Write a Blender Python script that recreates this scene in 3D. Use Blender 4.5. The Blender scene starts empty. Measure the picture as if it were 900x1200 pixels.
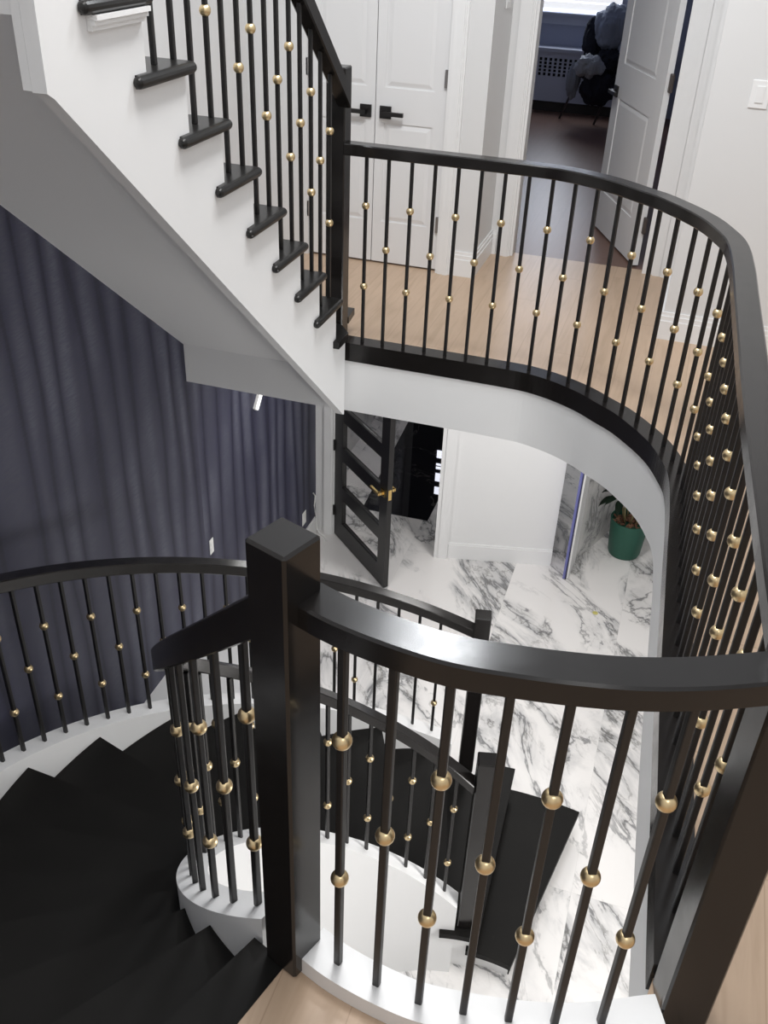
import bpy, bmesh, math, random
from mathutils import Vector, Matrix, noise
from mathutils.geometry import tessellate_polygon
random.seed(7)
SC = bpy.context.scene
COL = SC.collection
R_ = math.radians
PI = math.pi

# ------------------------------------------------------------------ camera
CZ = 1.95                                  # eye height above the upper floor
F_PX, PITCH, ROLL, YAW = 1120.16, 0.58294, 0.04383, R_(16.5)
cy, sy = math.cos(YAW), math.sin(YAW)
def hz(v):                                 # camera-plan axes -> house axes
    return Vector((cy*v.x - sy*v.y, sy*v.x + cy*v.y, v.z))
fw = Vector((0, math.cos(PITCH), -math.sin(PITCH)))
rt = Vector((1, 0, 0)); up = Vector((0, math.sin(PITCH), math.cos(PITCH)))
rt2 = math.cos(ROLL)*rt + math.sin(ROLL)*up
up2 = -math.sin(ROLL)*rt + math.cos(ROLL)*up
rt2, up2, fw = hz(rt2), hz(up2), hz(fw)
cam = bpy.data.cameras.new('camera'); cam_o = bpy.data.objects.new('camera', cam)
COL.objects.link(cam_o)
cam.sensor_fit = 'VERTICAL'; cam.sensor_height = 24.0
cam.lens = F_PX/1200*24.0; cam.clip_start = 0.02
cam_o.matrix_world = Matrix(((rt2.x, up2.x, -fw.x, 0), (rt2.y, up2.y, -fw.y, 0),
                             (rt2.z, up2.z, -fw.z, CZ), (0, 0, 0, 1)))
SC.camera = cam_o

# ------------------------------------------------------------------ world, lights, exposure
w = bpy.data.worlds.new('world'); SC.world = w; w.use_nodes = True
bg = w.node_tree.nodes['Background']
bg.inputs[0].default_value = (0.93, 0.96, 1.0, 1); bg.inputs[1].default_value = 0.80
SC.view_settings.view_transform = 'Standard'
SC.view_settings.look = 'None'
SC.view_settings.exposure = 0.0
SC.view_settings.gamma = 1.0
SC.view_settings.use_curve_mapping = False

def area(name, loc, size, power, color=(1, .985, .965), rot=(0, 0, 0), sizey=None):
    l = bpy.data.lights.new(name, 'AREA'); l.energy = power; l.color = color
    l.size = size
    if sizey: l.shape = 'RECTANGLE'; l.size_y = sizey
    o = bpy.data.objects.new(name, l); o.location = loc; o.rotation_euler = rot
    COL.objects.link(o); return o
area('stairwell_ceiling_light', (-.55, 2.2, 4.4), 0.9, 95, sizey=1.4)
area('hall_ceiling_light', (-.76, 3.58, 3.2), 0.34, 30, (.94, .97, 1))
area('landing_ceiling_light', (0.7, -0.3, 3.2), 0.5, 16)
area('foyer_fill_light', (-0.5, 5.4, -0.36), 0.35, 19)  # unseen area lights added to brighten the lower floor
area('foyer_fill_light', (-1.75, 5.1, -0.36), 0.3, 9)  # extra unseen light added to lift the dim left corner
area('foyer_fill_light', (1.2, 4.6, -0.36), 0.35, 17)
area('foyer_fill_light', (1.2, 2.2, -0.36), 0.35, 17)
area('bedroom_window_daylight', (-1.42, 10.85, 1.5), .8, 17, (.86, .91, 1.0), (R_(90), 0, R_(180)), 1.1)
area('soffit_fill_light', (1.6, 2.5, -1.25), .7, 38, (1, .98, .95), (0, R_(118), 0))  # unseen light added in mid-foyer to brighten the soffit and navy wall
area('vestibule_ceiling_light', (-2.0, 7.4, -0.36), 0.25, 2.5)

# ------------------------------------------------------------------ materials
def mat(name, color, rough=.5, metal=0., coat=0., spec=.5):
    m = bpy.data.materials.new(name); m.use_nodes = True
    b = m.node_tree.nodes['Principled BSDF']
    b.inputs['Base Color'].default_value = (*color, 1)
    b.inputs['Roughness'].default_value = rough
    b.inputs['Metallic'].default_value = metal
    b.inputs['Specular IOR Level'].default_value = spec
    if coat: b.inputs['Coat Weight'].default_value = coat; b.inputs['Coat Roughness'].default_value = .12
    return m
class NT:
    def __init__(s, m): s.t = m.node_tree; s.b = s.t.nodes['Principled BSDF']
    def n(s, kind, **kw):
        nd = s.t.nodes.new(kind)
        for k, v in kw.items():
            if k.startswith('i_'): nd.inputs[int(k[2:]) if k[2:].isdigit() else k[2:].replace('_', ' ')].default_value = v
            else: setattr(nd, k, v)
        return nd
    def l(s, a, b): s.t.links.new(a, b)
    def math(s, op, a, b=None, c=None, clamp=False):
        nd = s.t.nodes.new('ShaderNodeMath'); nd.operation = op; nd.use_clamp = clamp
        for i, x in enumerate((a, b, c)):
            if x is None: continue
            if isinstance(x, (int, float)): nd.inputs[i].default_value = x
            else: s.l(x, nd.inputs[i])
        return nd.outputs[0]
    def ramp(s, fac, stops):
        nd = s.t.nodes.new('ShaderNodeValToRGB'); s.l(fac, nd.inputs[0])
        e = nd.color_ramp.elements
        while len(e) < len(stops): e.new(.5)
        for k, (p, c) in enumerate(stops):
            e[k].position = p; e[k].color = (*c, 1) if len(c) == 3 else c
        return nd.outputs[0]
    def maprange(s, v, a, b, c, d):
        nd = s.t.nodes.new('ShaderNodeMapRange'); nd.interpolation_type = 'SMOOTHSTEP'; s.l(v, nd.inputs[0])
        for i, x in enumerate((a, b, c, d)): nd.inputs[i+1].default_value = x
        return nd.outputs[0]
    def mix(s, f, a, b):
        nd = s.t.nodes.new('ShaderNodeMix'); nd.data_type = 'RGBA'
        if isinstance(f, float): nd.inputs[0].default_value = f
        else: s.l(f, nd.inputs[0])
        for i, x in ((6, a), (7, b)):
            if isinstance(x, tuple): nd.inputs[i].default_value = (*x, 1)
            else: s.l(x, nd.inputs[i])
        return nd.outputs[2]
    def bump(s, h, strength, dist=.01):
        nd = s.t.nodes.new('ShaderNodeBump'); nd.inputs['Strength'].default_value = strength
        nd.inputs['Distance'].default_value = dist; s.l(h, nd.inputs['Height']); s.l(nd.outputs[0], s.b.inputs['Normal'])

def painted(name, color, rough=.55):
    m = mat(name, color, rough); t = NT(m)
    no = t.n('ShaderNodeTexNoise'); no.inputs['Scale'].default_value = 90
    t.bump(no.outputs[0], .04, .002)
    return m
WHITE = painted('white_paint', (.80, .80, .80))
TRIMW = painted('white_gloss_trim', (.82, .82, .82), .32)
GREYW = painted('pale_grey_wall_paint', (.71, .71, .71), .6)
DOORW = painted('white_door_paint', (.76, .76, .765), .4)
GREYH = mat('grey_steel', (.32, .31, .31), .4, .8)
DARKH = mat('dark_bronze', (.10, .085, .08), .45, .6)
BLACKM = mat('black_metal', (.010, .009, .009), .42)
RAILB = mat('black_stained_wood', (.011, .0095, .009), .2, spec=.42)
_t = NT(RAILB); _c = _t.n('ShaderNodeTexCoord'); _n = _t.n('ShaderNodeTexNoise'); _n.inputs['Scale'].default_value = 14
_n.inputs['Detail'].default_value = 5
_t.l(_c.outputs['Object'], _n.inputs['Vector'])
_t.l(_t.maprange(_n.outputs[0], .3, .7, .17, .22), _t.b.inputs['Roughness'])
TREADB = mat('black_tread_wood', (.008, .0075, .007), .5, spec=.12)
_t = NT(TREADB); _c = _t.n('ShaderNodeTexCoord'); _n = _t.n('ShaderNodeTexNoise'); _n.inputs['Scale'].default_value = 5
_n.inputs['Detail'].default_value = 6
_t.l(_c.outputs['Object'], _n.inputs['Vector'])
_t.l(_t.mix(_n.outputs[0], (.005, .0048, .0045), (.010, .0092, .0085)), _t.b.inputs['Base Color'])
NOSEB = mat('black_gloss_tread', (.010, .0095, .009), .30, spec=.4)
BRASS = mat('brushed_gold', (.74, .58, .34), .34, 1.0)
GOLDH = mat('polished_gold', (.85, .60, .24), .22, 1.0)

def marble(name, white=(.82, .80, .785), amount=1.0, tiles=True, seed=0.0, rough=.16):
    m = mat(name, white, rough); t = NT(m)
    tc = t.n('ShaderNodeTexCoord'); sep = t.n('ShaderNodeSeparateXYZ'); t.l(tc.outputs['Object'], sep.inputs[0])
    src = tc.outputs['Object']; grout = None
    if tiles:
        fx = t.math('DIVIDE', t.math('ADD', sep.outputs[0], .75), .9); fy = t.math('DIVIDE', t.math('ADD', sep.outputs[1], .1), 1.8)
        cmb = t.n('ShaderNodeCombineXYZ'); t.l(t.math('FLOOR', fx), cmb.inputs[0]); t.l(t.math('FLOOR', fy), cmb.inputs[1])
        wn = t.n('ShaderNodeTexWhiteNoise'); t.l(cmb.outputs[0], wn.inputs[0])
        sc = t.n('ShaderNodeVectorMath', operation='SCALE'); t.l(wn.outputs['Color'], sc.inputs[0]); sc.inputs['Scale'].default_value = 23
        ad = t.n('ShaderNodeVectorMath', operation='ADD'); t.l(src, ad.inputs[0]); t.l(sc.outputs[0], ad.inputs[1]); src = ad.outputs[0]
        gx = t.math('ABSOLUTE', t.math('SUBTRACT', t.math('FRACT', fx), .5)); gy = t.math('ABSOLUTE', t.math('SUBTRACT', t.math('FRACT', fy), .5))
        grout = t.math('MAXIMUM', t.math('GREATER_THAN', gx, .4983), t.math('GREATER_THAN', gy, .4992))
    mp0 = t.n('ShaderNodeMapping'); t.l(src, mp0.inputs[0]); mp0.inputs['Rotation'].default_value = (0, 0, R_(52))
    mp = t.n('ShaderNodeMapping'); t.l(mp0.outputs[0], mp.inputs[0])
    mp.inputs['Scale'].default_value = (.75, 1.7, 1.3)
    mp.inputs['Location'].default_value = (seed, seed*.7, 0)
    v = mp.outputs[0]
    def nz(scale, det, rgh, dist):
        n = t.n('ShaderNodeTexNoise'); t.l(v, n.inputs['Vector'])
        n.inputs['Scale'].default_value = scale; n.inputs['Detail'].default_value = det
        n.inputs['Roughness'].default_value = rgh; n.inputs['Distortion'].default_value = dist
        return n.outputs[0]
    n1 = nz(1.15, 8, .6, .6); n2 = nz(2.8, 8, .62, .9); mask = nz(.9, 3, .5, .2)
    a1 = t.math('ABSOLUTE', t.math('SUBTRACT', n1, .5)); a2 = t.math('ABSOLUTE', t.math('SUBTRACT', n2, .5))
    vein = t.maprange(a1, .0, .020, 1, 0); soft = t.maprange(a1, .0, .10, 1, 0); fine = t.maprange(a2, .0, .026, 1, 0)
    mk = t.maprange(mask, .33, .47, 0, 1)
    mk2 = t.maprange(mask, .38, .54, 0, 1)
    dark = t.math('MULTIPLY', vein, t.math('MULTIPLY', mk, .85*amount))
    sf = t.math('MULTIPLY', soft, t.math('MULTIPLY', mk2, .62*amount))
    fn = t.math('MULTIPLY', fine, t.math('MULTIPLY', t.math('MULTIPLY', mk2, soft), .8*amount))
    c = t.mix(sf, white, (.36, .365, .375))
    c = t.mix(dark, c, (.15, .152, .158))
    c = t.mix(fn, c, (.17, .165, .155))
    if grout is not None: c = t.mix(t.math('MULTIPLY', grout, .22), c, (.5, .49, .47))
    t.l(c, t.b.inputs['Base Color'])
    return m
MARBLE = marble('white_marble_floor_tile')
MARBLEW = marble('grey_marble_wall_tile', (.62, .61, .60), .8, False, 4.0, .25)
BLACKMARBLE = mat('black_marble', (.006, .006, .009), .015)
_t = NT(BLACKMARBLE); _c = _t.n('ShaderNodeTexCoord'); _n = _t.n('ShaderNodeTexNoise'); _n.inputs['Scale'].default_value = 1.3
_n.inputs['Detail'].default_value = 6; _n.inputs['Distortion'].default_value = 1.2
_t.l(_c.outputs['Object'], _n.inputs['Vector'])
_v = _t.maprange(_t.math('ABSOLUTE', _t.math('SUBTRACT', _n.outputs[0], .5)), 0, .006, .5, 0)
_t.l(_t.mix(_v, (.006, .006, .009), (.10, .095, .09)), _t.b.inputs['Base Color'])

def wood_floor(name='pale_oak_planks', k=(1, 1, 1)):
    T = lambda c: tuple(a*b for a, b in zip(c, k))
    m = mat(name, (.5, .36, .25), .38); t = NT(m)
    tc = t.n('ShaderNodeTexCoord'); sep = t.n('ShaderNodeSeparateXYZ'); t.l(tc.outputs['Object'], sep.inputs[0])
    fx = t.math('DIVIDE', sep.outputs[0], .165); row = t.math('FLOOR', fx)
    wn0 = t.n('ShaderNodeTexWhiteNoise', noise_dimensions='1D'); t.l(row, wn0.inputs['W'])
    fy = t.math('ADD', t.math('DIVIDE', sep.outputs[1], 1.6), t.math('MULTIPLY', wn0.outputs[0], 5.0))
    cmb = t.n('ShaderNodeCombineXYZ'); t.l(row, cmb.inputs[0]); t.l(t.math('FLOOR', fy), cmb.inputs[1])
    wn = t.n('ShaderNodeTexWhiteNoise'); t.l(cmb.outputs[0], wn.inputs[0])
    mp = t.n('ShaderNodeMapping'); mp.inputs['Scale'].default_value = (9, .8, 1)
    ad = t.n('ShaderNodeVectorMath', operation='ADD'); t.l(tc.outputs['Object'], ad.inputs[0]); t.l(wn.outputs['Color'], ad.inputs[1])
    t.l(ad.outputs[0], mp.inputs[0])
    no = t.n('ShaderNodeTexNoise'); t.l(mp.outputs[0], no.inputs['Vector']); no.inputs['Scale'].default_value = 3
    no.inputs['Detail'].default_value = 6; no.inputs['Distortion'].default_value = .8
    c = t.ramp(no.outputs[0], [(.3, T((.44, .315, .215))), (.55, T((.52, .38, .27))), (.75, T((.48, .345, .24)))])
    c2 = t.mix(t.math('MULTIPLY', wn.outputs['Value'], .30), c, T((.46, .33, .23)))
    seam = t.math('MAXIMUM', t.math('GREATER_THAN', t.math('ABSOLUTE', t.math('SUBTRACT', t.math('FRACT', fx), .5)), .491),
                  t.math('GREATER_THAN', t.math('ABSOLUTE', t.math('SUBTRACT', t.math('FRACT', fy), .5)), .4985))
    t.l(t.mix(t.math('MULTIPLY', seam, .45), c2, T((.30, .20, .13))), t.b.inputs['Base Color'])
    t.bump(no.outputs[0], .05, .004)
    return m
WOOD = wood_floor()
WOODB = wood_floor('shaded_oak_planks', (.30, .235, .25))  # hall oak again, with the bedroom's dimness put into the colour

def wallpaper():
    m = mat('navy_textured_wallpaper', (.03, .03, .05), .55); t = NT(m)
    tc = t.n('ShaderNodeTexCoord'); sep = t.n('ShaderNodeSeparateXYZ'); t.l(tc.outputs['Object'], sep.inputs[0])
    # broad uneven vertical bands, alternately paler and darker
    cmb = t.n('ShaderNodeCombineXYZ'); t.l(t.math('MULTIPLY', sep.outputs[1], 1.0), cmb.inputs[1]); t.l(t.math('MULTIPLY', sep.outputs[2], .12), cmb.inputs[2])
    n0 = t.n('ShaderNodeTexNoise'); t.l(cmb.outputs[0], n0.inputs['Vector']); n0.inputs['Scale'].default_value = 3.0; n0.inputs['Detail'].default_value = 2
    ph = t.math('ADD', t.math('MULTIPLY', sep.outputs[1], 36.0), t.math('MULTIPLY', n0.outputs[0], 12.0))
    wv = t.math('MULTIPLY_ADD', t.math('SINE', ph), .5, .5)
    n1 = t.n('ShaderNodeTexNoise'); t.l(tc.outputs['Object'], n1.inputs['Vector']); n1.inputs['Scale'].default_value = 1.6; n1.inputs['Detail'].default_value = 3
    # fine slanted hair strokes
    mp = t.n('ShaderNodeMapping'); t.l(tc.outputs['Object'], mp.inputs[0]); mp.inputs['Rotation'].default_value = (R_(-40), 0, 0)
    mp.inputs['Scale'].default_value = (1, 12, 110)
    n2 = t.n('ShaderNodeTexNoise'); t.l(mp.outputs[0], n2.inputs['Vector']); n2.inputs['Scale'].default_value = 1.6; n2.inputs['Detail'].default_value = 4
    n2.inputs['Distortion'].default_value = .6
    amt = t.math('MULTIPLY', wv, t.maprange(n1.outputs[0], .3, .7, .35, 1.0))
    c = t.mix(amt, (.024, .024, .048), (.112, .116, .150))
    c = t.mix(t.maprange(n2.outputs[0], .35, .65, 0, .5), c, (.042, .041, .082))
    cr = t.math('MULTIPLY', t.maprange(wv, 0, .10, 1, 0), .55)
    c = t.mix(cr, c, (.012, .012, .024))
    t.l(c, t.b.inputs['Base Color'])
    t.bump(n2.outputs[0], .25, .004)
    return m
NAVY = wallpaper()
GLASS = mat('clear_door_glass', (1, 1, 1), .02)
_b = GLASS.node_tree.nodes['Principled BSDF']; _b.inputs['Transmission Weight'].default_value = 1.0; _b.inputs['IOR'].default_value = 1.1
def emis(name, color, s):
    m = mat(name, color, .5); b = m.node_tree.nodes['Principled BSDF']
    b.inputs['Emission Color'].default_value = (*color, 1); b.inputs['Emission Strength'].default_value = s
    return m

# ------------------------------------------------------------------ mesh helpers
def newbm(): return bmesh.new()
def bx(bm, x0, x1, y0, y1, z0, z1, M=None):
    vs = [bm.verts.new((x, y, z)) for z in (z0, z1) for x, y in ((x0, y0), (x1, y0), (x1, y1), (x0, y1))]
    for f in ((3, 2, 1, 0), (4, 5, 6, 7), (0, 1, 5, 4), (1, 2, 6, 5), (2, 3, 7, 6), (3, 0, 4, 7)):
        bm.faces.new([vs[i] for i in f])
    if M is not None:
        for v in vs: v.co = M @ v.co
    return vs
def prism(bm, poly, z0, z1, M=None):
    a = [bm.verts.new((x, y, z0)) for x, y in poly]; b = [bm.verts.new((x, y, z1)) for x, y in poly]
    n = len(poly)
    fs = [bm.faces.new(a[::-1]), bm.faces.new(b)]
    for i in range(n): bm.faces.new((a[i], a[(i+1) % n], b[(i+1) % n], b[i]))
    if n > 4:
        bmesh.ops.delete(bm, geom=fs, context='FACES_ONLY')
        for tri in tessellate_polygon([[Vector((x, y, 0)) for x, y in poly]]):
            for r in (a, b): bm.faces.new([r[i] for i in tri])
    if M is not None:
        for v in a+b: v.co = M @ v.co
    return a+b
def prism_yz(bm, poly, x0, x1):           # poly in (y, z), extruded along x
    return prism(bm, poly, x0, x1, Matrix(((0, 0, 1, 0), (1, 0, 0, 0), (0, 1, 0, 0), (0, 0, 0, 1))))
def sweep(bm, pts, prof):
    """sweep a (lateral, up) profile along a path; cross-sections stay vertical"""
    pts = [Vector(p) for p in pts]; rings = []
    for i, p in enumerate(pts):
        a = pts[max(0, i-1)]; b = pts[min(len(pts)-1, i+1)]
        t = (b-a); t.z = 0; t.normalize(); lat = Vector((t.y, -t.x, 0))
        rings.append([bm.verts.new(p + lat*l + Vector((0, 0, h))) for l, h in (prof(i/(len(pts)-1)) if callable(prof) else prof)])
    n = len(rings[0])
    for r, s in zip(rings, rings[1:]):
        for k in range(n): bm.faces.new((r[k], r[(k+1) % n], s[(k+1) % n], s[k]))
    bm.faces.new(rings[0][::-1]); bm.faces.new(rings[-1])
def rrect(w, h0, h1, b=.008):
    w2 = w/2; o = []
    for (x, y, sx, sy_) in ((-w2, h0, 1, 1), (w2, h0, -1, 1), (w2, h1, -1, -1), (-w2, h1, 1, -1)):
        p1 = (x+sx*b, y); p3 = (x, y+sy_*b)
        o += [p3, p1] if (sx*sy_ > 0) else [p1, p3]
    return o
def tube(bm, pts, r, seg=8):
    pts = [Vector(p) for p in pts]; rings = []
    rr = r if isinstance(r, (list, tuple)) else [r]*len(pts)
    for i, p in enumerate(pts):
        t = (pts[min(i+1, len(pts)-1)]-pts[max(i-1, 0)]).normalized()
        u = t.cross(Vector((0, 0, 1)));
        if u.length < 1e-3: u = Vector((1, 0, 0))
        u.normalize(); v = u.cross(t)
        rings.append([bm.verts.new(p + (u*math.cos(2*PI*k/seg)+v*math.sin(2*PI*k/seg))*rr[i]) for k in range(seg)])
    for a, b in zip(rings, rings[1:]):
        for k in range(seg): bm.faces.new((a[k], a[(k+1) % seg], b[(k+1) % seg], b[k]))
    bm.faces.new(rings[0][::-1]); bm.faces.new(rings[-1])
def lathe(bm, prof, c, seg=40):
    rings = []
    for r, z in prof:
        rings.append([bm.verts.new((c[0]+r*math.cos(2*PI*k/seg), c[1]+r*math.sin(2*PI*k/seg), c[2]+z)) for k in range(seg)])
    for a, b in zip(rings, rings[1:]):
        for k in range(seg): bm.faces.new((a[k], a[(k+1) % seg], b[(k+1) % seg], b[k]))
    bm.faces.new(rings[0][::-1]); bm.faces.new(rings[-1])
def bevel(bm, off, seg=2, edges=None):
    bmesh.ops.bevel(bm, geom=edges or bm.edges[:], offset=off, segments=seg, profile=.5, affect='EDGES')
def catmull(P, n=8):
    P = [Vector((*p, 0) if len(p) == 2 else p) for p in P]
    Q = [P[0]*2-P[1]] + P + [P[-1]*2-P[-2]]; out = []
    for i in range(1, len(Q)-2):
        p0, p1, p2, p3 = Q[i-1:i+3]
        for k in range(n):
            t = k/n
            out.append(.5*((2*p1)+(p2-p0)*t+(2*p0-5*p1+4*p2-p3)*t*t+(3*p1-p0-3*p2+p3)*t**3))
    out.append(P[-1]); return out

WPOS = {}
def thing(name, label, cat, loc=(0, 0, 0), group=None, structure=False):
    o = bpy.data.objects.new(name, None); COL.objects.link(o); o.location = loc; o.empty_display_size = .1
    WPOS[o.name] = Vector(loc); o['label'] = label; o['category'] = cat
    if group: o['group'] = group
    if structure: o['kind'] = 'structure'
    return o
def tag(o, label, cat, group=None, structure=False):
    o['label'] = label; o['category'] = cat
    if group: o['group'] = group
    if structure: o['kind'] = 'structure'
    return o
def obj(name, bm, m, parent=None, smooth=False, loc=None, label=None, autos=False):
    """link one mesh object; vertices come in world coordinates (or local when loc is given)"""
    bmesh.ops.recalc_face_normals(bm, faces=bm.faces[:])
    me = bpy.data.meshes.new(name)
    base = WPOS[parent.name] if parent is not None else Vector((0, 0, 0))
    if loc is None and parent is not None: bmesh.ops.translate(bm, verts=bm.verts[:], vec=-base)
    bm.to_mesh(me); bm.free()
    for mm in (m if isinstance(m, (list, tuple)) else [m]): me.materials.append(mm)
    o = bpy.data.objects.new(name, me); COL.objects.link(o)
    if parent is not None: o.parent = parent
    if loc is not None: o.location = Vector(loc)-base; WPOS[o.name] = Vector(loc)
    else: WPOS[o.name] = base.copy()
    if smooth or autos:
        for p in me.polygons: p.use_smooth = True
        if autos: me.set_sharp_from_angle(angle=R_(24))
    if label: o['label'] = label
    return o
def struct(name, bm, m, label, cat, **kw):
    return tag(obj(name, bm, m, **kw), label, cat, structure=True)

# ------------------------------------------------------------------ shared plan data
Z1 = -2.7225                                   # lower floor
SL = -.325                                   # underside of the upper floor
C0 = Vector((-.23, 1.99, 0))                 # centre of the curved lower stair
def pol(R, deg, z=0.): return Vector((C0.x+R*math.cos(R_(deg)), C0.y+R*math.sin(R_(deg)), z))
def zc(deg): return .06 - .87*R_(248-deg)    # top of the sloping stair curbs
RI, RO = .89, 1.90                           # baluster lines
FAR = [(-1.485, 4.181), (-1.389, 4.181), (-1.285, 4.181), (-1.178, 4.181), (-1.072, 4.182), (-.967, 4.182), (-.864, 4.182), (-.760, 4.181), (-.656, 4.179),
       (-.553, 4.172), (-.454, 4.146), (-.357, 4.104), (-.260, 4.046), (-.171, 3.973), (-.091, 3.908), (-.018, 3.826), (.052, 3.735),
       (.107, 3.643), (.150, 3.540), (.182, 3.445), (.199, 3.333), (.207, 3.225), (.213, 3.122), (.217, 3.012), (.220, 2.915), (.224, 2.809),
       (.228, 2.705), (.232, 2.609), (.236, 2.500), (.240, 2.390), (.244, 2.290), (.249, 2.190), (.254, 2.081), (.260, 1.975),
       (.266, 1.874), (.272, 1.770), (.278, 1.667), (.284, 1.562), (.290, 1.457), (.297, 1.352), (.300, 1.312)]
FARC = catmull(FAR, 4)
NEAR = [(-.452, 1.117), (-.381, 1.093), (-.290, 1.075), (-.197, 1.067), (-.106, 1.076), (-.016, 1.091), (.073, 1.113), (.162, 1.147), (.262, 1.196)]
NEARC = catmull(NEAR, 8)
def offset(path, d):
    out = []
    for i, p in enumerate(path):
        t = path[min(i+1, len(path)-1)]-path[max(i-1, 0)]; t.z = 0; t.normalize()
        out.append(p + Vector((t.y, -t.x, 0))*d)
    return out

# ------------------------------------------------------------------ SETTING: floors
inner_far = offset(FARC, .038)               # right of travel = towards the opening
inner_near = [p for p in reversed(offset(NEARC, -.038))]   # runs right -> left, far side of the near curb
open_pts = [(-1.53, 4.137)] + [(p.x, p.y) for p in inner_far[2:]] + [(p.x, p.y) for p in inner_near]
n0 = pol(.93, 253.7); n1 = pol(2.25, 253.85)
slab = open_pts + [(n0.x, n0.y), (n1.x, n1.y), (n1.x, -1.3), (2.6, -1.3), (2.6, 6.0), (-2.545, 6.0), (-2.545, 4.137)]
bm = newbm(); prism(bm, slab, -.02, 0)
struct('floor', bm, WOOD, 'pale oak plank floor of the upper hall and landing around the open stairwell', 'floor')
bm = newbm(); prism(bm, slab, SL, -.0205)
struct('ceiling', bm, WHITE, 'white curved edge and underside of the upper floor over the foyer', 'ceiling')
bm = newbm(); bx(bm, -3.0, 2.6, -1.3, 10.1, Z1-.05, Z1)
struct('floor', bm, MARBLE, 'white marble tiled foyer floor with grey veins below', 'floor')
bm = newbm(); bx(bm, -2.545, 1.2, 6.0005, 11.0, -.05, 0)
struct('floor', bm, WOODB, 'oak floor coloured darker for the shade of the bedroom behind the open white door', 'floor')

# walls of the lower level and stair side
def soff(y): return -.13 + .845*(4.16-y)
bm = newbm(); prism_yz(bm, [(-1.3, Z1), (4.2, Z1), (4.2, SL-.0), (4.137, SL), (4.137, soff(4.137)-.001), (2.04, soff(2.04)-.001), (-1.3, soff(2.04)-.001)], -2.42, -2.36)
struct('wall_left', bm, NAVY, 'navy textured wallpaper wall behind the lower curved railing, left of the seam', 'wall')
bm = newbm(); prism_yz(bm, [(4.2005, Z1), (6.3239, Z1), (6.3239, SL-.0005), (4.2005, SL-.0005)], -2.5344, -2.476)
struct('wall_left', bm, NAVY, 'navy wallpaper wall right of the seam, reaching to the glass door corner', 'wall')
bm = newbm(); prism_yz(bm, [(-1.3, soff(2.04)), (2.04, soff(2.04)), (4.137, soff(4.137)), (4.137, 0.001), (6.0, .001), (6.0, 3.4), (-1.3, 3.4)], -2.605, -2.545)
bx(bm, -2.545, -2.36, -1.3, 2.04, soff(2.04), 3.4)
struct('wall_left', bm, GREYW, 'pale grey upper wall beside the flight going up', 'wall')
# low ledge between the wallpaper wall and the curved stair
bm = newbm()
prism(bm, [(-2.36, 3.36), (-2.07, 3.36), (-1.72, 3.70), (-1.72, 4.16), (-2.36, 4.16)], Z1, -1.98)
struct('trim_5', bm, TRIMW, 'white low ledge between navy wall and the curved railing', 'ledge')

# front wall of the foyer (glass door opening, angled white wall)
bm = newbm(); bx(bm, -2.476, -2.3106, 6.3239, 6.4406, Z1, SL-.001)
struct('wall_front', bm, TRIMW, 'narrow white wall strip between navy wall and the glass door hinges', 'wall')
bm = newbm(); prism(bm, [(-1.4107, 6.3141), (-0.4816, 6.5398), (-0.5059, 6.6546), (-1.4107, 6.4211)], Z1, SL-.001)
struct('wall_front', bm, WHITE, 'white foyer wall to the right of the open glass door', 'wall')
bm = newbm(); bx(bm, -2.3106, -1.4107, 6.3239, 6.4406, Z1+2.01, SL-.001)
struct('wall_front', bm, WHITE, 'white wall over the glass door opening', 'wall')
d = Vector((.955, .232, 0)).normalized(); nrm = Vector((d.y, -d.x, 0)); ang = math.atan2(d.y, d.x)
MW = Matrix.Translation((-1.4107, 6.3141, Z1)) @ Matrix.Rotation(ang, 4, 'Z')
bm = newbm(); bx(bm, .10, .956, -.016, -.0005, 0, .135, MW); bx(bm, .10, .956, -.011, -.0005, .135, .15, MW)
struct('baseboard_front', bm, TRIMW, 'white baseboard along the white foyer wall', 'baseboard')
bm = newbm(); bx(bm, -.012, .085, -.022, -.0005, 0, 2.5, MW); bx(bm, .02, .098, -.030, -.022, 0, 2.5, MW)
struct('trim_1', bm, TRIMW, 'white door casing on the right of the glass door opening', 'door casing')
bm = newbm(); bx(bm, -2.4031, -2.3204, 6.3024, 6.3234, Z1, SL-.002); bx(bm, -2.3933, -2.335, 6.2947, 6.3024, Z1, SL-.002)
struct('trim_2', bm, TRIMW, 'white door casing on the hinge side of the glass door', 'door casing')
bm = newbm(); bx(bm, -2.4751, -2.4614, 4.21, 6.2927, Z1, Z1+.14); bx(bm, -2.4751, -2.4663, 4.21, 6.2927, Z1+.14, Z1+.155)
struct('baseboard_left', bm, TRIMW, 'white baseboard at the foot of the navy wall near the glass door', 'baseboard')
# vestibule
bm = newbm(); bx(bm, -2.7241, -2.6463, 6.4455, 9.729, Z1, SL-.001); struct('wall_vestibule_left', bm, MARBLEW, 'grey marble wall seen through the glass door', 'wall')
bm = newbm(); bx(bm, -1.4107, -1.3426, 6.4455, 9.729, Z1, SL-.001); struct('wall_vestibule_right', bm, GREYW, 'pale wall at the right of the vestibule floor mat', 'wall')
bm = newbm(); bx(bm, -2.7241, -1.3426, 9.729, 9.8068, Z1, SL-.001); struct('wall_vestibule_back', bm, GREYW, 'wall at the end of the vestibule around the front door', 'wall')
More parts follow.
